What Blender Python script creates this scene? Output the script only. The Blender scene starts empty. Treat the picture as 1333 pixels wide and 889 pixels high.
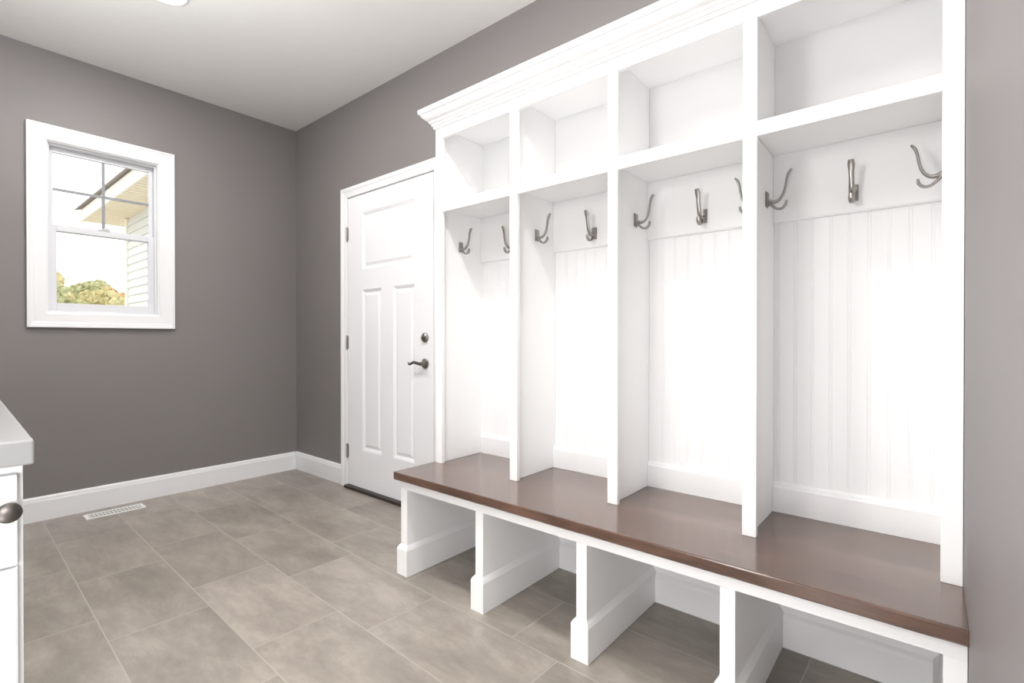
import bpy, bmesh, math, random
from mathutils import Vector, Matrix, noise
random.seed(7)
scene=bpy.context.scene
try:
    scene.view_settings.view_transform='Standard'
    scene.view_settings.look='None'
    scene.view_settings.exposure=0.0
    scene.view_settings.gamma=1.0
except Exception as e: print(e)

# ------------------------------------------------------------ dimensions
H=2.743; W=1.995; D=3.963; XL=-0.62; YN=-2.6; YW=-0.062
CH=1.054
# ------------------------------------------------------------ materials
def s2l(c): return tuple(((v/255)/12.92 if v/255<=0.04045 else (((v/255)+0.055)/1.055)**2.4) for v in c)+(1,)
def newmat(name):
    m=bpy.data.materials.new(name); m.use_nodes=True
    nt=m.node_tree; b=nt.nodes['Principled BSDF']
    return m,nt,b
def N(nt,t,**kw):
    n=nt.nodes.new(t)
    for k,v in kw.items(): setattr(n,k,v)
    return n
def paint(name,rgb,rough=0.5,var=0.03,bump=0.02,scale=180,metal=0,spec=0.5):
    m,nt,b=newmat(name); col=s2l(rgb)
    geo=N(nt,'ShaderNodeNewGeometry')
    n1=N(nt,'ShaderNodeTexNoise'); n1.inputs['Scale'].default_value=2.5; n1.inputs['Detail'].default_value=3
    nt.links.new(geo.outputs['Position'],n1.inputs['Vector'])
    r=N(nt,'ShaderNodeValToRGB')
    r.color_ramp.elements[0].position=0.3; r.color_ramp.elements[1].position=0.7
    r.color_ramp.elements[0].color=tuple(c*(1-var) for c in col[:3])+(1,)
    r.color_ramp.elements[1].color=tuple(min(1,c*(1+var)) for c in col[:3])+(1,)
    nt.links.new(n1.outputs['Fac'],r.inputs['Fac']); nt.links.new(r.outputs['Color'],b.inputs['Base Color'])
    b.inputs['Roughness'].default_value=rough; b.inputs['Metallic'].default_value=metal
    b.inputs['Specular IOR Level'].default_value=spec
    if bump>0:
        n2=N(nt,'ShaderNodeTexNoise'); n2.inputs['Scale'].default_value=scale; n2.inputs['Detail'].default_value=2
        nt.links.new(geo.outputs['Position'],n2.inputs['Vector'])
        bp=N(nt,'ShaderNodeBump'); bp.inputs['Strength'].default_value=bump; bp.inputs['Distance'].default_value=0.002
        nt.links.new(n2.outputs['Fac'],bp.inputs['Height']); nt.links.new(bp.outputs['Normal'],b.inputs['Normal'])
    return m
M_wall=paint('wall_paint',(127,122,121),0.5,0.004,0.0,220,spec=0.5)
M_ceil=paint('ceiling_paint',(230,228,225),0.9,0.01,0.0,150)
M_white=paint('white_lacquer',(251,251,251),0.45,0.002,0.0,spec=0.4)
M_white_dim=paint('white_lacquer_dimmed',(240,240,240),0.6,0.003,0.0,spec=0.3)  # locker white, darkened in colour to offset the strong light on the backs
M_trim=paint('white_trim_paint',(236,236,237),0.4,0.006,0.0,spec=0.4)
M_door=paint('white_door_paint',(237,237,239),0.45,0.006,0.05,300,spec=0.4)
M_vinyl=paint('white_vinyl',(218,219,222),0.45,0.0,0.0)
M_grille=paint('window_grille',(142,144,148),0.4,0.0,0.0)
M_counter=paint('pale_quartz',(142,142,141),0.35,0.02,0.0)
M_cab=paint('cabinet_paint',(226,227,228),0.4,0.006,0.0)
M_metal=paint('brushed_pewter',(168,163,159),0.33,0.06,0.1,600,metal=1.0)
M_bronze=paint('dark_bronze',(126,121,117),0.32,0.06,0.05,500,metal=1.0)
M_knob=paint('knob_pewter',(98,93,90),0.4,0.06,0.05,500,metal=1.0)
M_thresh=paint('dark_threshold',(52,44,40),0.45,0.1,0.0)
M_vent=paint('vent_enamel',(240,239,236),0.4,0.0,0.0)
M_dark=paint('duct_shade',(20,19,18),0.9,0.0,0.0)
M_side=paint('siding_cream',(226,226,222),0.7,0.02,0.1,60)
M_soffit=paint('soffit_tan',(249,236,212),0.7,0.02,0.0)
M_fascia=paint('fascia_white',(248,242,228),0.6,0.01,0.0)
M_roof=paint('roof_shingle',(140,130,122),0.9,0.15,0.3,40)
M_bark=paint('bark',(92,76,60),0.9,0.2,0.4,30)
M_grass=paint('grass',(196,194,180),0.95,0.2,0.3,20)

def foliage(name,a,b_):
    m,nt,b=newmat(name)
    geo=N(nt,'ShaderNodeNewGeometry'); n=N(nt,'ShaderNodeTexNoise'); n.inputs['Scale'].default_value=7; n.inputs['Detail'].default_value=7; n.inputs['Roughness'].default_value=0.7
    nt.links.new(geo.outputs['Position'],n.inputs['Vector'])
    r=N(nt,'ShaderNodeValToRGB'); r.color_ramp.elements[0].position=0.35; r.color_ramp.elements[1].position=0.65
    r.color_ramp.elements[0].color=s2l(a); r.color_ramp.elements[1].color=s2l(b_)
    nt.links.new(n.outputs['Fac'],r.inputs['Fac']); nt.links.new(r.outputs['Color'],b.inputs['Base Color'])
    b.inputs['Roughness'].default_value=0.8
    return m
M_leafg=foliage('leaves_olive',(160,162,116),(208,206,158))
M_leafy=foliage('leaves_yellow_green',(184,176,122),(226,214,162))
M_leafo=foliage('leaves_orange',(200,158,108),(226,190,138))

def glassmat():
    m=bpy.data.materials.new('window_glass'); m.use_nodes=True; nt=m.node_tree; nt.nodes.clear()
    o=N(nt,'ShaderNodeOutputMaterial'); t=N(nt,'ShaderNodeBsdfTransparent'); g=N(nt,'ShaderNodeBsdfGlossy'); g.inputs['Roughness'].default_value=0.02
    mx=N(nt,'ShaderNodeMixShader'); mx.inputs[0].default_value=0.05
    nt.links.new(t.outputs[0],mx.inputs[1]); nt.links.new(g.outputs[0],mx.inputs[2]); nt.links.new(mx.outputs[0],o.inputs[0])
    return m
M_glass=glassmat()
def emis(name,col,s):
    m=bpy.data.materials.new(name); m.use_nodes=True; nt=m.node_tree; b=nt.nodes['Principled BSDF']
    b.inputs['Base Color'].default_value=(1,1,1,1); b.inputs['Emission Color'].default_value=col; b.inputs['Emission Strength'].default_value=s
    return m
M_lens=emis('lamp_lens',(1,0.96,0.9,1),6)

def woodmat():
    m,nt,b=newmat('dark_walnut')
    geo=N(nt,'ShaderNodeNewGeometry'); mp=N(nt,'ShaderNodeMapping'); mp.inputs['Scale'].default_value=(6,1.3,6)
    nt.links.new(geo.outputs['Position'],mp.inputs['Vector'])
    n=N(nt,'ShaderNodeTexNoise'); n.inputs['Scale'].default_value=3.0; n.inputs['Detail'].default_value=7; n.inputs['Roughness'].default_value=0.55; n.inputs['Distortion'].default_value=0.7
    nt.links.new(mp.outputs['Vector'],n.inputs['Vector'])
    mp2=N(nt,'ShaderNodeMapping'); mp2.inputs['Scale'].default_value=(110,3.0,110)
    nt.links.new(geo.outputs['Position'],mp2.inputs['Vector'])
    n2=N(nt,'ShaderNodeTexNoise'); n2.inputs['Scale'].default_value=2.0; n2.inputs['Detail'].default_value=4
    nt.links.new(mp2.outputs['Vector'],n2.inputs['Vector'])
    ad=N(nt,'ShaderNodeMix'); ad.data_type='FLOAT'; ad.inputs[0].default_value=0.2
    nt.links.new(n.outputs['Fac'],ad.inputs[2]); nt.links.new(n2.outputs['Fac'],ad.inputs[3])
    r=N(nt,'ShaderNodeValToRGB'); r.color_ramp.elements[0].position=0.3; r.color_ramp.elements[1].position=0.7
    r.color_ramp.elements[0].color=s2l((66,46,38)); r.color_ramp.elements[1].color=s2l((108,80,66))
    nt.links.new(ad.outputs[0],r.inputs['Fac'])
    sx=N(nt,'ShaderNodeSeparateXYZ'); nt.links.new(geo.outputs['Position'],sx.inputs[0])
    q=N(nt,'ShaderNodeMath',operation='MULTIPLY'); q.inputs[1].default_value=1/0.155; nt.links.new(sx.outputs['X'],q.inputs[0])
    fl=N(nt,'ShaderNodeMath',operation='FLOOR'); nt.links.new(q.outputs[0],fl.inputs[0])
    wn=N(nt,'ShaderNodeTexWhiteNoise'); wn.noise_dimensions='1D'; nt.links.new(fl.outputs[0],wn.inputs['W'])
    mr=N(nt,'ShaderNodeMapRange'); mr.inputs['To Min'].default_value=0.94; mr.inputs['To Max'].default_value=1.07
    nt.links.new(wn.outputs['Value'],mr.inputs['Value'])
    ml=N(nt,'ShaderNodeVectorMath',operation='SCALE'); nt.links.new(r.outputs['Color'],ml.inputs[0]); nt.links.new(mr.outputs[0],ml.inputs['Scale'])
    nt.links.new(ml.outputs[0],b.inputs['Base Color'])
    b.inputs['Roughness'].default_value=0.26
    b.inputs['Coat Weight'].default_value=0.7; b.inputs['Coat Roughness'].default_value=0.13
    return m
M_wood=woodmat()

def tilemat():
    m,nt,b=newmat('porcelain_tile')
    TW,TL=0.316,0.62; X0,Y0,SH=0.447,2.81,0.2; SK=0.024
    geo=N(nt,'ShaderNodeNewGeometry'); sp=N(nt,'ShaderNodeSeparateXYZ'); nt.links.new(geo.outputs['Position'],sp.inputs[0])
    def mth(op,a,b2=None,c=None):
        n=N(nt,'ShaderNodeMath',operation=op)
        for i,v in enumerate((a,b2,c)):
            if v is None: continue
            if isinstance(v,(int,float)): n.inputs[i].default_value=v
            else: nt.links.new(v,n.inputs[i])
        return n.outputs[0]
    xx=mth('SUBTRACT',sp.outputs['X'],mth('MULTIPLY',mth('SUBTRACT',sp.outputs['Y'],3.0),SK))
    yy=mth('ADD',sp.outputs['Y'],mth('MULTIPLY',mth('SUBTRACT',sp.outputs['X'],0.6),SK))
    v=mth('DIVIDE',mth('SUBTRACT',xx,X0),TW); row=mth('FLOOR',v); fv=mth('FRACT',v)
    par=mth('SUBTRACT',row,mth('MULTIPLY',mth('FLOOR',mth('MULTIPLY',row,0.5)),2.0))
    u=mth('DIVIDE',mth('SUBTRACT',mth('SUBTRACT',yy,Y0),mth('MULTIPLY',par,SH)),TL); col=mth('FLOOR',u); fu=mth('FRACT',u)
    du=mth('MULTIPLY',mth('MINIMUM',fu,mth('SUBTRACT',1.0,fu)),TL); dv=mth('MULTIPLY',mth('MINIMUM',fv,mth('SUBTRACT',1.0,fv)),TW)
    dd=mth('MINIMUM',du,dv)
    mask=N(nt,'ShaderNodeMapRange'); mask.interpolation_type='SMOOTHSTEP'
    mask.inputs['From Min'].default_value=0.0012; mask.inputs['From Max'].default_value=0.0028
    nt.links.new(dd,mask.inputs['Value'])
    cid=N(nt,'ShaderNodeCombineXYZ'); nt.links.new(row,cid.inputs[0]); nt.links.new(col,cid.inputs[1])
    wn=N(nt,'ShaderNodeTexWhiteNoise'); wn.noise_dimensions='3D'; nt.links.new(cid.outputs[0],wn.inputs['Vector'])
    off=N(nt,'ShaderNodeVectorMath',operation='SCALE'); off.inputs['Scale'].default_value=20; nt.links.new(wn.outputs['Color'],off.inputs[0])
    ad=N(nt,'ShaderNodeVectorMath',operation='ADD'); nt.links.new(geo.outputs['Position'],ad.inputs[0]); nt.links.new(off.outputs[0],ad.inputs[1])
    mp=N(nt,'ShaderNodeMapping'); mp.inputs['Scale'].default_value=(1.7,0.65,1.0); mp.inputs['Rotation'].default_value=(0,0,0.35); nt.links.new(ad.outputs[0],mp.inputs['Vector'])
    n1=N(nt,'ShaderNodeTexNoise'); n1.inputs['Scale'].default_value=3.6; n1.inputs['Detail'].default_value=11; n1.inputs['Roughness'].default_value=0.74; n1.inputs['Distortion'].default_value=0.25
    nt.links.new(mp.outputs['Vector'],n1.inputs['Vector'])
    r=N(nt,'ShaderNodeValToRGB'); e=r.color_ramp.elements; e[0].position=0.3; e[0].color=s2l((129,122,114)); e[1].position=0.72; e[1].color=s2l((178,170,160))
    x=e.new(0.5); x.color=s2l((152,144,135))
    nt.links.new(n1.outputs['Fac'],r.inputs['Fac'])
    mr=N(nt,'ShaderNodeMapRange'); mr.inputs['To Min'].default_value=0.86; mr.inputs['To Max'].default_value=1.08; nt.links.new(wn.outputs['Value'],mr.inputs['Value'])
    sc=N(nt,'ShaderNodeVectorMath',operation='SCALE'); nt.links.new(r.outputs['Color'],sc.inputs[0]); nt.links.new(mr.outputs[0],sc.inputs['Scale'])
    mx=N(nt,'ShaderNodeMix'); mx.data_type='RGBA'; mx.inputs[6].default_value=s2l((172,166,158))
    nt.links.new(mask.outputs[0],mx.inputs[0]); nt.links.new(sc.outputs[0],mx.inputs[7]); nt.links.new(mx.outputs[2],b.inputs['Base Color'])
    b.inputs['Roughness'].default_value=0.36
    bp=N(nt,'ShaderNodeBump'); bp.inputs['Strength'].default_value=0.3; bp.inputs['Distance'].default_value=0.001
    nt.links.new(mask.outputs[0],bp.inputs['Height']); nt.links.new(bp.outputs['Normal'],b.inputs['Normal'])
    return m
M_tile=tilemat()

# ------------------------------------------------------------ mesh helper
class MB:
    def __init__(s): s.v=[]; s.f=[]
    def add(s,vs,fs):
        o=len(s.v); s.v+= [tuple(v) for v in vs]; s.f+=[tuple(i+o for i in f) for f in fs]; return s
    def box(s,x0,x1,y0,y1,z0,z1):
        vs=[(x0,y0,z0),(x1,y0,z0),(x1,y1,z0),(x0,y1,z0),(x0,y0,z1),(x1,y0,z1),(x1,y1,z1),(x0,y1,z1)]
        return s.add(vs,[(0,3,2,1),(4,5,6,7),(0,1,5,4),(1,2,6,5),(2,3,7,6),(3,0,4,7)])
    def rings(s,rings,closed_path=False,cap=True):
        n=len(rings[0]); vs=[p for r in rings for p in r]; fs=[]
        m=len(rings); R=range(m) if closed_path else range(m-1)
        for i in R:
            j=(i+1)%m
            for k in range(n):
                l=(k+1)%n; fs.append((i*n+k,i*n+l,j*n+l,j*n+k))
        if cap and not closed_path:
            fs.append(tuple(range(n))[::-1]); fs.append(tuple((m-1)*n+k for k in range(n)))
        return s.add(vs,fs)
    def cyl(s,c,axis,r,h,seg=32,r2=None):
        a=Vector(axis).normalized(); t=Vector((0,0,1)) if abs(a.z)<0.9 else Vector((1,0,0))
        p=a.cross(t).normalized(); q=a.cross(p); r2=r if r2 is None else r2; c=Vector(c)
        R=[[tuple(c+a*hh+p*rr*math.cos(2*math.pi*k/seg)+q*rr*math.sin(2*math.pi*k/seg)) for k in range(seg)] for hh,rr in ((0,r),(h,r2))]
        return s.rings(R)
    def lathe(s,c,axis,prof,seg=32):
        a=Vector(axis).normalized(); t=Vector((0,0,1)) if abs(a.z)<0.9 else Vector((1,0,0))
        p=a.cross(t).normalized(); q=a.cross(p); c=Vector(c)
        R=[[tuple(c+a*hh+p*rr*math.cos(2*math.pi*k/seg)+q*rr*math.sin(2*math.pi*k/seg)) for k in range(seg)] for hh,rr in prof]
        return s.rings(R)
    def sweep(s,pts,lat,ab,seg=12,sub=6):
        P=[Vector(p) for p in pts]; L=Vector(lat).normalized(); A=[]
        n=len(P)
        for i in range(n-1):
            p0=P[max(i-1,0)];p1=P[i];p2=P[i+1];p3=P[min(i+2,n-1)]
            for j in range(sub):
                t=j/sub; A.append((0.5*((2*p1)+(-p0+p2)*t+(2*p0-5*p1+4*p2-p3)*t*t+(-p0+3*p1-3*p2+p3)*t**3), i+t))
        A.append((P[-1],n-1)); R=[]
        for i,(c,t) in enumerate(A):
            T=(A[min(i+1,len(A)-1)][0]-A[max(i-1,0)][0]).normalized(); Nn=T.cross(L).normalized()
            k=min(int(t),n-2); ft=t-k; a=ab[k][0]*(1-ft)+ab[k+1][0]*ft; b=ab[k][1]*(1-ft)+ab[k+1][1]*ft
            R.append([tuple(c+L*a*math.cos(2*math.pi*m/seg)+Nn*b*math.sin(2*math.pi*m/seg)) for m in range(seg)])
        return s.rings(R)

def empty(name,loc,rotz=0):
    e=bpy.data.objects.new(name,None); e.empty_display_size=0.1; e.location=loc; e.rotation_euler=(0,0,rotz)
    scene.collection.objects.link(e); return e
def build(mb,name,mat,parent=None,bevel=0.0,smooth=False,label=None,category=None,kind=None,base=None):
    me=bpy.data.meshes.new(name)
    xs=[v[0] for v in mb.v]; ys=[v[1] for v in mb.v]; zs=[v[2] for v in mb.v]
    c=Vector(((min(xs)+max(xs))/2,(min(ys)+max(ys))/2,min(zs))) if base is None else Vector(base)
    me.from_pydata([tuple(Vector(v)-c) for v in mb.v],[],mb.f)
    bm=bmesh.new(); bm.from_mesh(me); bmesh.ops.recalc_face_normals(bm,faces=bm.faces); bm.to_mesh(me); bm.free()
    me.materials.append(mat)
    o=bpy.data.objects.new(name,me); scene.collection.objects.link(o)
    o.location=c
    if parent is not None:
        o.parent=parent; L=Vector(parent['_wl']) if '_wl' in parent else Vector(parent.location)
        o.location=c-L
    o['_wl']=tuple(c)
    if bevel>0:
        m=o.modifiers.new('edge','BEVEL'); m.width=bevel; m.segments=2; m.limit_method='ANGLE'; m.angle_limit=math.radians(40)
    if smooth:
        for p in me.polygons: p.use_smooth=True
        try: me.set_sharp_from_angle(angle=math.radians(38))
        except Exception: pass
    if label: o['label']=label
    if category: o['category']=category
    if kind: o['kind']=kind
    return o
def prof_path(mb,prof,corners):
    mb.rings([[c(o,z) for o,z in prof] for c in corners]); return mb

# ------------------------------------------------------------ room shell
build(MB().box(XL-0.12,W+0.12,YN-0.12,D+0.14,-0.12,0),'floor',M_tile,kind='structure')
build(MB().box(XL-0.12,W+0.12,YN-0.12,D+0.14,H,H+0.12),'ceiling',M_ceil,kind='structure')
wx0,wx1,wz0,wz1=0.490,1.052,1.205,2.222   # window rough opening
mb=MB(); mb.box(XL-0.12,wx0,D,D+0.14,0,H); mb.box(wx1,W+0.12,D,D+0.14,0,H); mb.box(wx0,wx1,D,D+0.14,0,wz0); mb.box(wx0,wx1,D,D+0.14,wz1,H)
build(mb,'wall_back',M_wall,kind='structure')
build(MB().box(W,W+0.12,YN-0.12,D,0,H),'wall_right',M_wall,kind='structure')
build(MB().box(XL-0.12,XL,YN-0.12,D,0,H),'wall_left',M_wall,kind='structure')
build(MB().box(XL,W,YN-0.12,YN,0,H),'wall_front',M_wall,kind='structure')
build(MB().box(0.42,W,YW-0.12,YW,0,H),'wall_partition',M_wall,kind='structure')

# baseboards
bp=[(0,0),(0.016,0),(0.016,0.112),(0.013,0.120),(0.011,0.132),(0.006,0.139),(0,0.140)]
build(prof_path(MB(),bp,[lambda o,z:(XL,D-o,z),lambda o,z:(W-0.0165,D-o,z)]),'baseboard_back',M_trim,kind='structure')
build(prof_path(MB(),bp,[lambda o,z:(W-o,D,z),lambda o,z:(W-o,3.262,z)]),'baseboard_right',M_trim,kind='structure')
build(prof_path(MB(),bp,[lambda o,z:(W-o,2.192,z),lambda o,z:(W-o,1.85,z)]),'baseboard_right.001',M_trim,kind='structure')
build(prof_path(MB(),bp,[lambda o,z:(0.42,YW+o,z),lambda o,z:(1.36,YW+o,z)]),'baseboard_partition',M_trim,kind='structure')

# ------------------------------------------------------------ window
win=empty('window_1',((wx0+wx1)/2,D,wz0)); win['kind']='structure'
cp=[(0.0,0.0),(0.0,0.011),(0.006,0.014),(0.054,0.017),(0.060,0.020),(0.072,0.021),(0.076,0.025),(0.086,0.025),(0.086,0.0)]
mb=MB(); ix0,ix1,iz0,iz1=wx0+0.004,wx1-0.004,wz0+0.004,wz1-0.004
mb.rings([[(x+sx*w,D-n,z+sz*w) for w,n in cp] for x,z,sx,sz in ((ix0,iz0,-1,-1),(ix1,iz0,1,-1),(ix1,iz1,1,1),(ix0,iz1,-1,1))],closed_path=True)
build(mb,'casing',M_trim,win)
def ringbox(mb,x0,x1,z0,z1,w,y0,y1,wb=None,wt=None):
    wb=w if wb is None else wb; wt=w if wt is None else wt
    mb.box(x0,x0+w,y0,y1,z0,z1); mb.box(x1-w,x1,y0,y1,z0,z1); mb.box(x0+w,x1-w,y0,y1,z0,z0+wb); mb.box(x0+w,x1-w,y0,y1,z1-wt,z1); return mb
build(ringbox(MB(),wx0,wx1,wz0,wz1,0.010,D+0.0,D+0.14),'jamb',M_trim,win)
build(ringbox(MB(),wx0+0.010,wx1-0.010,wz0+0.010,wz1-0.010,0.011,D+0.026,D+0.105),'vinyl_frame',M_vinyl,win,0.001)
zm=1.716
us=build(ringbox(MB(),wx0+0.021,wx1-0.021,zm-0.016,wz1-0.021,0.020,D+0.066,D+0.090,0.034,0.028),'upper_sash',M_vinyl,win,0.002)
ls=build(ringbox(MB(),wx0+0.021,wx1-0.021,wz0+0.021,zm+0.020,0.032,D+0.036,D+0.062,0.044,0.036),'lower_sash',M_vinyl,win,0.002)
build(MB().box(wx0+0.040,wx1-0.040,D+0.077,D+0.079,zm+0.016,wz1-0.047),'glass_pane',M_glass,us)
build(MB().box(wx0+0.052,wx1-0.052,D+0.048,D+0.050,wz0+0.064,zm-0.015),'glass_pane',M_glass,ls)
xm=(wx0+wx1)/2; mb=MB(); mb.box(xm-0.008,xm+0.008,D+0.071,D+0.075,zm+0.017,wz1-0.049); zz=(zm+0.018+wz1-0.049)/2
mb.box(wx0+0.041,wx1-0.041,D+0.0705,D+0.0745,zz-0.008,zz+0.008)
build(mb,'grille',M_grille,us)
mb=MB(); mb.box(xm-0.03,xm+0.03,D+0.032,D+0.056,zm+0.020,zm+0.028); mb.box(xm-0.006,xm+0.022,D+0.028,D+0.040,zm+0.028,zm+0.036)
build(mb,'sash_lock',M_vinyl,ls,0.001)

# ------------------------------------------------------------ door
dy0,dy1,dz1=2.271,3.190,2.050
door=empty('door_1',(W-0.02,(dy0+dy1)/2,0)); door['kind']='structure'
cp2=[(0.0,0.0),(0.0,0.012),(0.005,0.016),(0.010,0.014),(0.040,0.018),(0.046,0.022),(0.058,0.024),(0.068,0.024),(0.068,0.0)]
mb=MB(); a0,a1,ztop=dy0-0.006,dy1+0.006,dz1+0.008
mb.rings([[(W-n,a1+w,0) for w,n in cp2],[(W-n,a1+w,ztop+w) for w,n in cp2],[(W-n,a0-w,ztop+w) for w,n in cp2],[(W-n,a0-w,0) for w,n in cp2]])
build(mb,'casing',M_trim,door)
X=W-0.012
panels=[(2.447,3.010,1.535,1.925),(2.447,2.663,0.285,1.395),(2.790,3.010,0.285,1.395)]
mb=MB()
zs=[0.022,0.285,1.395,1.535,1.925,dz1]; ys=[dy0,2.447,2.663,2.790,3.010,dy1]
def inpanel(y,z):
    return any(p[0]<y<p[1] and p[2]<z<p[3] for p in panels)
for i in range(5):
    for j in range(5):
        ya,yb,za,zb=ys[i],ys[i+1],zs[j],zs[j+1]
        if not inpanel((ya+yb)/2,(za+zb)/2): mb.add([(X,ya,za),(X,yb,za),(X,yb,zb),(X,ya,zb)],[(0,1,2,3)])
for (p0,p1,q0,q1) in panels:
    rings=[]
    for ins,dep in ((0,0),(0.004,0.003),(0.010,0.0045),(0.018,0.010),(0.026,0.010),(0.042,0.004)):
        rings.append([(X+dep,p0+ins,q0+ins),(X+dep,p1-ins,q0+ins),(X+dep,p1-ins,q1-ins),(X+dep,p0+ins,q1-ins)])
    n=len(rings); vs=[v for r in rings for v in r]; fs=[]
    for i in range(n-1):
        for k in range(4): l=(k+1)%4; fs.append((i*4+k,i*4+l,(i+1)*4+l,(i+1)*4+k))
    fs.append(tuple((n-1)*4+k for k in range(4))); mb.add(vs,fs)
mb.add([(X,dy0,0.022),(X,dy0,dz1),(W-0.0005,dy0,dz1),(W-0.0005,dy0,0.022)],[(0,1,2,3)])
mb.add([(X,dy1,0.022),(X,dy1,dz1),(W-0.0005,dy1,dz1),(W-0.0005,dy1,0.022)],[(0,1,2,3)])
mb.add([(X,dy0,dz1),(X,dy1,dz1),(W-0.0005,dy1,dz1),(W-0.0005,dy0,dz1)],[(0,1,2,3)])
mb.add([(X,dy0,0.022),(X,dy1,0.022),(W-0.0005,dy1,0.022),(W-0.0005,dy0,0.022)],[(0,1,2,3)])
leaf=build(mb,'door_panel',M_door,door)
build(MB().box(W-0.045,W-0.0005,dy0-0.002,dy1+0.002,0.0,0.020),'threshold',M_thresh,door,0.003)
for z in (0.26,1.03,1.80):
    mb=MB(); mb.cyl((X-0.006,dy1+0.003,z-0.05),(0,0,1),0.0065,0.1,16); mb.box(X-0.002,X+0.001,dy1-0.012,dy1+0.004,z-0.045,z+0.045)
    build(mb,'hinge',M_metal,door,smooth=True)
hy,hz=2.345,0.905
mb=MB(); mb.lathe((X,hy,hz),(-1,0,0),[(0,0.031),(0.006,0.031),(0.010,0.026),(0.013,0.017),(0.030,0.012),(0.045,0.011)])
mb.sweep([(X-0.042,hy-0.006,hz),(X-0.047,hy+0.02,hz+0.003),(X-0.046,hy+0.055,hz+0.008),(X-0.044,hy+0.085,hz-0.002),(X-0.040,hy+0.108,hz-0.004),(X-0.036,hy+0.120,hz+0.004)],(0,0,1),
   [(0.009,0.009),(0.0100,0.008),(0.0092,0.006),(0.0084,0.0055),(0.0072,0.005),(0.004,0.004)])
build(mb,'lever_handle',M_bronze,leaf,smooth=True)
mb=MB(); mb.lathe((X,hy,1.062),(-1,0,0),[(0,0.029),(0.008,0.029),(0.014,0.023),(0.018,0.013),(0.020,0.010)])
mb.sweep([(X-0.019,hy,1.046),(X-0.028,hy,1.062),(X-0.019,hy,1.078)],(0,1,0),[(0.004,0.006),(0.006,0.008),(0.004,0.006)])
build(mb,'deadbolt',M_bronze,leaf,smooth=True)

# ------------------------------------------------------------ bench
BZ=0.460; SX=1.608; BXF=1.373
SL=[1.825,1.360,0.8965,0.4375,-0.020]     # +Y edges of stiles
SWd=[0.043,0.040,0.040,0.040,0.0415]
KX=1.912   # back face
bench=empty('bench',(1.69,0.89,0)); bench['label']='white built-in mudroom bench with dark walnut seat along the wall'; bench['category']='bench'
mb=MB()
mb.rings([[(BXF+0.004,y,BZ-0.035),(BXF,y,BZ-0.031),(BXF,y,BZ-0.004),(BXF+0.0015,y,BZ-0.001),(BXF+0.005,y,BZ),(W-0.001,y,BZ),(W-0.001,y,BZ-0.035)] for y in (YW+0.0004,1.842)])
build(mb,'seat',M_wood,bench)
LX=1.401
build(MB().box(LX,LX+0.02,YW+0.001,1.825,0.383,BZ-0.0352),'apron',M_white,bench,0.001)
build(MB().box(KX,W-0.001,YW+0.001,1.80,0.001,BZ-0.0355),'back_board',M_white,bench)
pl=[(0,0.001),(0.013,0.001),(0.013,0.116),(0.0105,0.121),(0.008,0.126),(0.003,0.132),(0,0.136)]
pb=[(0,0.001),(0.013,0.001),(0.013,0.098),(0.0105,0.103),(0.008,0.108),(0.003,0.114),(0,0.118)]
for i,(y1,w) in enumerate(zip(SL,SWd)):
    y0=y1-w
    if i==4: y0=YW+0.001; y1=-0.022
    lg=build(MB().box(LX,(KX-0.0005) if i else (W-0.001),y0,y1,0.001,0.3828),'leg',M_white,bench,0.001)
    mb=MB(); xe=KX-0.0005
    if i<4:
        cs=[lambda o,z,y1=y1:(xe,y1+o,z),lambda o,z,y1=y1:(LX-o,y1+o,z),lambda o,z,y0=y0:(LX-o,y0-o,z),lambda o,z,y0=y0:(xe,y0-o,z)]
    else:
        cs=[lambda o,z,y1=y1:(xe,y1+o,z),lambda o,z,y1=y1:(LX-o,y1+o,z),lambda o,z,y0=y0:(LX-o,y0,z)]
    build(prof_path(mb,pl,cs),'skirting',M_white,lg)
    if i<4:
        ya=y0-0.0135; yb=(SL[i+1] if i<3 else -0.022)+0.0135
        build(prof_path(MB(),pb,[lambda o,z,ya=ya:(KX-0.0005-o,ya,z),lambda o,z,yb=yb:(KX-0.0005-o,yb,z)]),'back_skirting',M_white,bench)

# ------------------------------------------------------------ lockers
LT=2.066
lock=empty('locker_cabinet',(1.80,0.88,BZ)); lock['label']='white built-in mudroom lockers with cubbies, beadboard backs and coat hooks'; lock['category']='lockers'
PF=[]
for i,(y1,w) in enumerate(zip(SL,SWd)):
    y0=y1-w; mb=MB()
    if i==0:
        mb.box(SX,SX+0.019,y0,y1,BZ+0.0003,LT); mb.box(SX+0.0192,W-0.001,y1-0.022,y1,BZ+0.0003,LT); pf=y1-0.022; nm='side_panel'
    elif i<4:
        mb.box(SX,SX+0.019,y0,y1,BZ+0.0003,LT); mb.box(SX+0.0192,KX,y1-0.021,y1-0.002,BZ+0.0003,LT+0.0003); pf=y1-0.021; nm='divider'
    else:
        mb.box(SX,SX+0.019,YW+0.001,y1,BZ+0.0003,LT); mb.box(SX+0.0192,KX,YW+0.001,y1-0.010,BZ+0.0003,LT); pf=None; nm='side_panel'
    build(mb,nm,M_white,lock,0.0012); PF.append(pf)
bays=[]
for i in range(4):
    ytop=PF[i]; ybot=(SL[i+1]-0.002) if i<3 else SL[4]-0.010
    bays.append((ybot,ytop))
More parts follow.
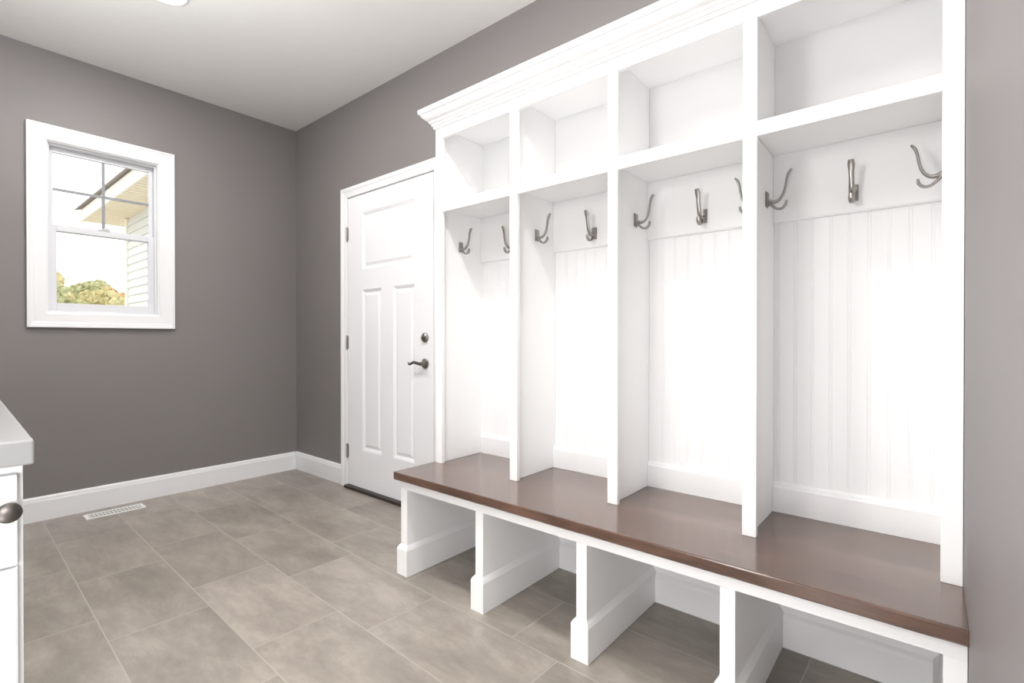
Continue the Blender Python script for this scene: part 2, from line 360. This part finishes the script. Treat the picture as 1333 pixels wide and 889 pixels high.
def bead(y0,y1,z0,z1):
    pts=[(y0,0.0)]; y=y0+0.020; dp=0.0016; P=[(0,0),(0.0007,dp),(0.0018,dp),(0.0025,dp*0.3),(0.005,0),(0.0075,dp*0.3),(0.0082,dp),(0.0093,dp),(0.010,0)]
    while y+0.02<y1:
        pts+=[(y+a,b) for a,b in P]; y+=0.0508
    pts.append((y1,0.0)); n=len(pts); m=MB(); vs=[];fs=[]
    for z in (z0,z1): vs+=[(KX+b,a,z) for a,b in pts]
    for k in range(n-1): fs.append((k,k+1,n+k+1,n+k))
    o=len(vs); vs+=[(KX+0.02,y0,z0),(KX+0.02,y1,z0),(KX+0.02,y1,z1),(KX+0.02,y0,z1)]; fs.append((o,o+1,o+2,o+3))
    return m.add(vs,fs)
RZ0,RZ1=1.658,1.702; OZ=2.010
for i,(ya,yb) in enumerate(bays):
    mb=bead(ya,yb,BZ+0.001,1.69); mb.box(KX,KX+0.015,ya,yb,1.6902,LT+0.0004)
    build(mb,'back_panel',M_white_dim,lock)
    sa=SL[i+1]; sb=SL[i]-SWd[i]
    mb=MB(); mb.box(SX+0.0003,SX+0.019,sa+0.0002,sb-0.0002,RZ0,RZ1); mb.box(SX+0.0192,KX-0.0003,ya+0.0003,yb-0.0003,RZ1-0.020,RZ1)
    build(mb,'shelf',M_white,lock,0.0012)
    mb=MB(); mb.box(SX+0.0003,SX+0.019,sa+0.0002,sb-0.0002,OZ,LT)
    build(mb,'top_rail',M_white,lock,0.0012)
    mb=MB(); mb.rings([[(KX-0.0003,y,1.453),(KX-0.013,y,1.453),(KX-0.018,y,1.458),(KX-0.018,y,1.6815),(KX-0.0003,y,1.6815)] for y in (ya+0.0005,yb-0.0005)])
    build(mb,'hook_board',M_white_dim,lock)
    bt=[(0,0.0005),(0.016,0.0005),(0.016,0.085),(0.012,0.090),(0.010,0.097),(0.004,0.102),(0,0.103)]
    build(prof_path(MB(),bt,[lambda o,z,y=ya+0.0005:(KX-0.0003-o,y,BZ+z),lambda o,z,y=yb-0.0005:(KX-0.0003-o,y,BZ+z)]),'base_trim',M_white_dim,lock)
cr=[(0.0,-0.008),(0.005,-0.008),(0.008,-0.003),(0.008,0.004),(0.013,0.006),(0.015,0.014),(0.022,0.020),(0.024,0.027),(0.034,0.034),(0.044,0.044),(0.050,0.052),(0.052,0.058),(0.057,0.059),(0.060,0.065),(0.061,0.080),(0.0,0.080)]
yL=SL[0]
mb=MB(); prof_path(mb,cr,[lambda o,z:(SX-o-0.0003,YW+0.001,LT+z),lambda o,z:(SX-o-0.0003,yL+o+0.0003,LT+z),lambda o,z:(W-0.001,yL+o+0.0003,LT+z)])
build(mb,'crown_molding',M_white_dim,lock)
build(MB().box(SX,W-0.001,YW+0.001,yL,LT+0.0005,LT+0.02),'top_panel',M_white,lock)

# coat hooks
def hookmesh():
    m=MB()
    for (w,h,t0,t1) in ((0.0130,0.0255,0,0.003),(0.0104,0.0222,0.003,0.007)):
        m.box(t0,t1,-w,w,-h,h)
    m.sweep([(0.004,0,-0.003),(0.020,0,-0.011),(0.036,0,-0.008),(0.049,0,0.008),(0.056,0,0.032),(0.060,0,0.056),(0.065,0,0.073),(0.074,0,0.086)],(0,1,0),
      [(0.009,0.0072),(0.0086,0.0058),(0.0080,0.0048),(0.0076,0.0042),(0.0074,0.0038),(0.0080,0.0038),(0.0100,0.0044),(0.0075,0.003)])
    m.sweep([(0.006,0,-0.010),(0.016,0,-0.022),(0.030,0,-0.034),(0.045,0,-0.036),(0.056,0,-0.026),(0.059,0,-0.012)],(0,1,0),
      [(0.0078,0.005),(0.0070,0.0043),(0.0068,0.0039),(0.0072,0.0040),(0.0086,0.0044),(0.0065,0.003)])
    return m
hk=None
HZ=1.512
def place(x,y,rz):
    global hk
    if hk is None:
        hk=build(hookmesh(),'coat_hook',M_metal,lock,0.0008,True,base=(0,0,0)); hk['label']='brushed pewter double-prong coat hook'; o=hk
    else:
        o=hk.copy(); scene.collection.objects.link(o); o.parent=lock
    o.location=Vector((x,y,HZ))-Vector(lock.location); o.rotation_euler=(0,0,rz); o['group']='pewter coat hooks in the lockers'
for (ya,yb),hx,dy in zip(bays,(1.752,1.768,1.786,1.80),(0.004,0.003,-0.004,-0.006)):
    place(hx,yb-0.0002,-math.pi/2)
    place(KX-0.0182,(ya+yb)/2+dy,math.pi)
    place(hx,ya+0.0002,math.pi/2)

# ------------------------------------------------------------ base cabinet + worktop
RZc=-math.radians(1.7)
cx,cy=0.109,0.986
cab=empty('base_cabinet',(cx,cy,0),RZc); cab['label']='white base cabinet with dark round knob beside the entry'; cab['category']='cabinet'
x1=cx-0.010; y0c=cy+0.024; xa=XL+0.03; ye=2.30
build(MB().box(xa,x1,y0c+0.001,ye,0.10,0.874),'body',M_cab,cab,0.001)
build(MB().box(xa,x1-0.0,y0c+0.06,ye,0.001,0.0998),'toe_kick',M_cab,cab)
dw=0.32
def shaker(x0,x1,z0,z1,yf):
    m=MB(); s=0.055; 
    rings=[]
    for ins,dep in ((0,0.003),(0.003,0),(s,0),(s+0.002,0.008),):
        rings.append([(x0+ins,yf+dep,z0+ins),(x1-ins,yf+dep,z0+ins),(x1-ins,yf+dep,z1-ins),(x0+ins,yf+dep,z1-ins)])
    vs=[v for r in rings for v in r]; vs+=[(x0,yf+0.018,z0),(x1,yf+0.018,z0),(x1,yf+0.018,z1),(x0,yf+0.018,z1)]; fs=[]
    for i in range(3):
        for k in range(4): l=(k+1)%4; fs.append((i*4+k,i*4+l,(i+1)*4+l,(i+1)*4+k))
    fs.append((12,13,14,15)); fs.append((16,17,18,19))
    for k in range(4): l=(k+1)%4; fs.append((k,l,16+l,16+k))
    return m.add(vs,fs)
def knob(x,z,par):
    m=MB(); m.lathe((x,y0c-0.0187,z),(0,-1,0),[(0,0.0085),(0.002,0.0085),(0.004,0.005),(0.008,0.0055),(0.011,0.0120),(0.013,0.0140),(0.0155,0.0140),(0.018,0.0110),(0.019,0.003)])
    return build(m,'knob',M_knob,par,smooth=True)
for i in range(2):
    xr=x1-0.007-i*(dw+0.004)
    dr=build(MB().box(xr-dw,xr,y0c-0.0185,y0c-0.0005,0.733,0.862),'drawer',M_cab,cab,0.002)
    build(shaker(xr-dw,xr,0.115,0.729,y0c-0.0185),'cabinet_door',M_cab,cab)
    knob(xr-0.0095 if i==0 else xr-dw/2,0.813,dr)
ct=build(MB().box(XL+0.028,cx,cy,ye+0.02,0.8745,0.910),'countertop',M_counter,bevel=0.003,base=(cx,cy,0.8745),label='pale grey quartz worktop resting on the white base cabinet',category='worktop')
ct.rotation_euler=(0,0,RZc)

# ------------------------------------------------------------ floor register
vent=empty('floor_register',(0.780,3.810,0)); vent['label']='white metal floor air register set in the grey tile'; vent['category']='vent'
mb=MB(); vx0,vx1,vy0,vy1=0.635,0.925,3.758,3.862
mb.box(vx0,vx1,vy0,vy0+0.018,0.0005,0.006); mb.box(vx0,vx1,vy1-0.018,vy1,0.0005,0.006); mb.box(vx0,vx0+0.018,vy0+0.018,vy1-0.018,0.0005,0.006); mb.box(vx1-0.018,vx1,vy0+0.018,vy1-0.018,0.0005,0.006)
mb.box(vx0+0.018,vx1-0.018,(vy0+vy1)/2-0.004,(vy0+vy1)/2+0.004,0.0005,0.006)
k=14
for i in range(k):
    x=vx0+0.018+(vx1-vx0-0.036)*(i+0.5)/k
    mb.box(x-0.0022,x+0.0022,vy0+0.018,vy1-0.018,0.0005,0.003)
build(mb,'grille',M_vent,vent)
build(MB().box(vx0+0.01,vx1-0.01,vy0+0.01,vy1-0.01,0.0001,0.0004),'duct_shade_sheet',M_dark,vent)  # thin black sheet painted as the shade inside the duct

# ------------------------------------------------------------ recessed ceiling lights
for (x,y) in ((0.79,2.865),(0.81,1.05),(-0.1,-1.2),(1.2,-1.4)):  # only the first is in view; the other three are added for lighting
    e=empty('recessed_light',(x,y,H)); e['label']='round white recessed ceiling light, switched on'; e['category']='light'; e['group']='recessed ceiling lights'
    m=MB(); m.lathe((x,y,H-0.0002),(0,0,-1),[(0,0.095),(0.004,0.094),(0.006,0.088),(0.003,0.076),(0.0005,0.074)],40)
    build(m,'trim_ring',M_trim,e,smooth=True)
    m=MB(); m.cyl((x,y,H-0.0045),(0,0,-1),0.073,0.002,40); build(m,'lens',M_lens,e)
    L=bpy.data.lights.new('downlight','AREA'); L.shape='DISK'; L.size=0.14; L.energy=20; L.color=(1,0.98,0.96)
    lo=bpy.data.objects.new('downlight',L); lo.location=(x,y,H-0.012); scene.collection.objects.link(lo)

# ------------------------------------------------------------ photographer's flash and added fill lamps
def area(name,loc,tgt,size,energy,col=(1,1,1)):
    L=bpy.data.lights.new(name,'AREA'); L.shape='DISK'; L.size=size; L.energy=energy; L.color=col
    o=bpy.data.objects.new(name,L); o.location=loc; o.rotation_euler=(Vector(tgt)-Vector(loc)).to_track_quat('-Z','Y').to_euler(); scene.collection.objects.link(o); return o
area('flash_softbox',(-0.24,0.10,0.95),(0.9,2.6,0.75),0.4,11,(0.99,0.99,1))
area('low_fill',(-0.34,0.40,0.32),(1.4,1.0,0.10),0.45,8,(0.99,0.99,1))  # unseen lamp added to brighten the space under the bench
area('side_fill',(-0.35,0.95,1.65),(1.0,-0.10,1.9),0.5,14,(1,0.99,0.98))  # unseen lamp added to lighten the partition wall
area('bounce_fill',(0.1,0.75,2.10),(0.1,0.75,3.0),0.5,40,(0.98,0.99,1))
area('bounce_fill',(-0.15,2.0,2.00),(-0.05,2.1,3.0),0.5,43,(0.98,0.99,1))  # extra upward lamp, added to even out light deeper in the room

# ------------------------------------------------------------ outside
build(MB().box(-25,30,D+0.16,60,-0.5,-0.35),'ground',M_grass,kind='structure')
hw=empty('house_wing',(2.2,6.4,-0.35)); hw['label']='cream lap-sided house wing with overhanging eave outside the window'; hw['category']='house'
mb=MB(); wy0,wy1=D+0.16,8.47; z=-0.35
while z<2.68:
    z2=min(z+0.105,2.70)
    mb.add([(1.862,wy0,z),(1.862,wy1,z),(1.880,wy1,z2),(1.880,wy0,z2),(1.880,wy0,z),(1.880,wy1,z)],[(0,1,2,3),(0,4,5,1)]); z=z2
mb.box(1.880,3.4,wy0,wy1,-0.35,2.70)
build(mb,'siding_wall',M_side,hw)
mb=MB(); mb.box(1.85,1.885,wy1-0.07,wy1+0.012,-0.35,2.69); build(mb,'corner_board',M_fascia,hw)
mb=MB(); mb.box(1.50,3.4,wy0,9.1,2.701,2.715)
for i in range(44):
    y=wy0+0.12*i
    if y<9.0: mb.box(1.50,1.88,y,y+0.008,2.695,2.701)
build(mb,'soffit',M_soffit,hw)
build(MB().box(1.478,1.499,wy0,9.12,2.69,2.84),'fascia',M_fascia,hw)
mb=MB(); mb.rings([[(1.43,y,2.845),(1.43,y,2.86),(3.6,y,3.80),(3.6,y,3.70)] for y in (wy0,9.15)]); build(mb,'roof',M_roof,hw)
def tree(x,y,h,mat,lab):
    e=empty('tree',(x,y,-0.35)); e['label']=lab; e['category']='tree'
    m=MB(); m.rings([[ (x+r*math.cos(a*0.785),y+r*math.sin(a*0.785),zz) for a in range(8)] for zz,r in ((-0.35,0.14),(0.2,0.10),(h*0.55,0.06))]); build(m,'trunk',M_bark,e)
    bm=bmesh.new()
    for k in range(20):
        a=random.uniform(0,6.28); cz=h*random.uniform(0.34,0.9); rr=random.uniform(0.1,0.95)*h*0.30*(1.15-0.75*(cz/h)); rad=h*random.uniform(0.07,0.13)
        bmesh.ops.create_icosphere(bm,subdivisions=4,radius=rad,matrix=Matrix.Translation((x+rr*math.cos(a),y+rr*math.sin(a),cz)))
    for v in bm.verts:
        d=noise.noise_vector(v.co*5)*0.14+noise.noise_vector(v.co*13)*0.13
        v.co+=d
    me=MB(); me.v=[tuple(v.co) for v in bm.verts]; me.f=[tuple(v.index for v in f.verts) for f in bm.faces]; bm.free()
    build(me,'leaves',mat,e)
tree(2.0,14.2,2.25,M_leafg,'olive green leafy tree beyond the lawn')
tree(3.40,18.5,2.6,M_leafy,'yellow-green leafy tree beyond the lawn')
tree(4.55,21.6,2.95,M_leafo,'orange autumn tree beside the house wing')
tree(2.9,24.5,3.6,M_leafy,'yellow-green leafy tree beyond the lawn')
tree(5.2,29.5,3.8,M_leafg,'olive green leafy tree beyond the lawn')

w=bpy.data.worlds.new('sky'); scene.world=w; w.use_nodes=True; nt=w.node_tree
bg=nt.nodes['Background']; bg.inputs['Color'].default_value=(0.96,0.98,1.0,1); bg.inputs['Strength'].default_value=1.9

for o in bpy.data.objects:
    if '_wl' in o: del o['_wl']

# ------------------------------------------------------------ camera
cam=bpy.data.cameras.new('camera'); cam.sensor_fit='HORIZONTAL'; cam.sensor_width=36; cam.lens=650.667/1333*36; cam.clip_start=0.01; cam.clip_end=200
co=bpy.data.objects.new('camera',cam); scene.collection.objects.link(co)
yaw,pitch=math.radians(50.046),math.radians(-0.281)
fw=Vector((math.sin(yaw)*math.cos(pitch),math.cos(yaw)*math.cos(pitch),math.sin(pitch)))
co.location=(0,0,CH); co.rotation_euler=fw.to_track_quat('-Z','Y').to_euler()
scene.camera=co
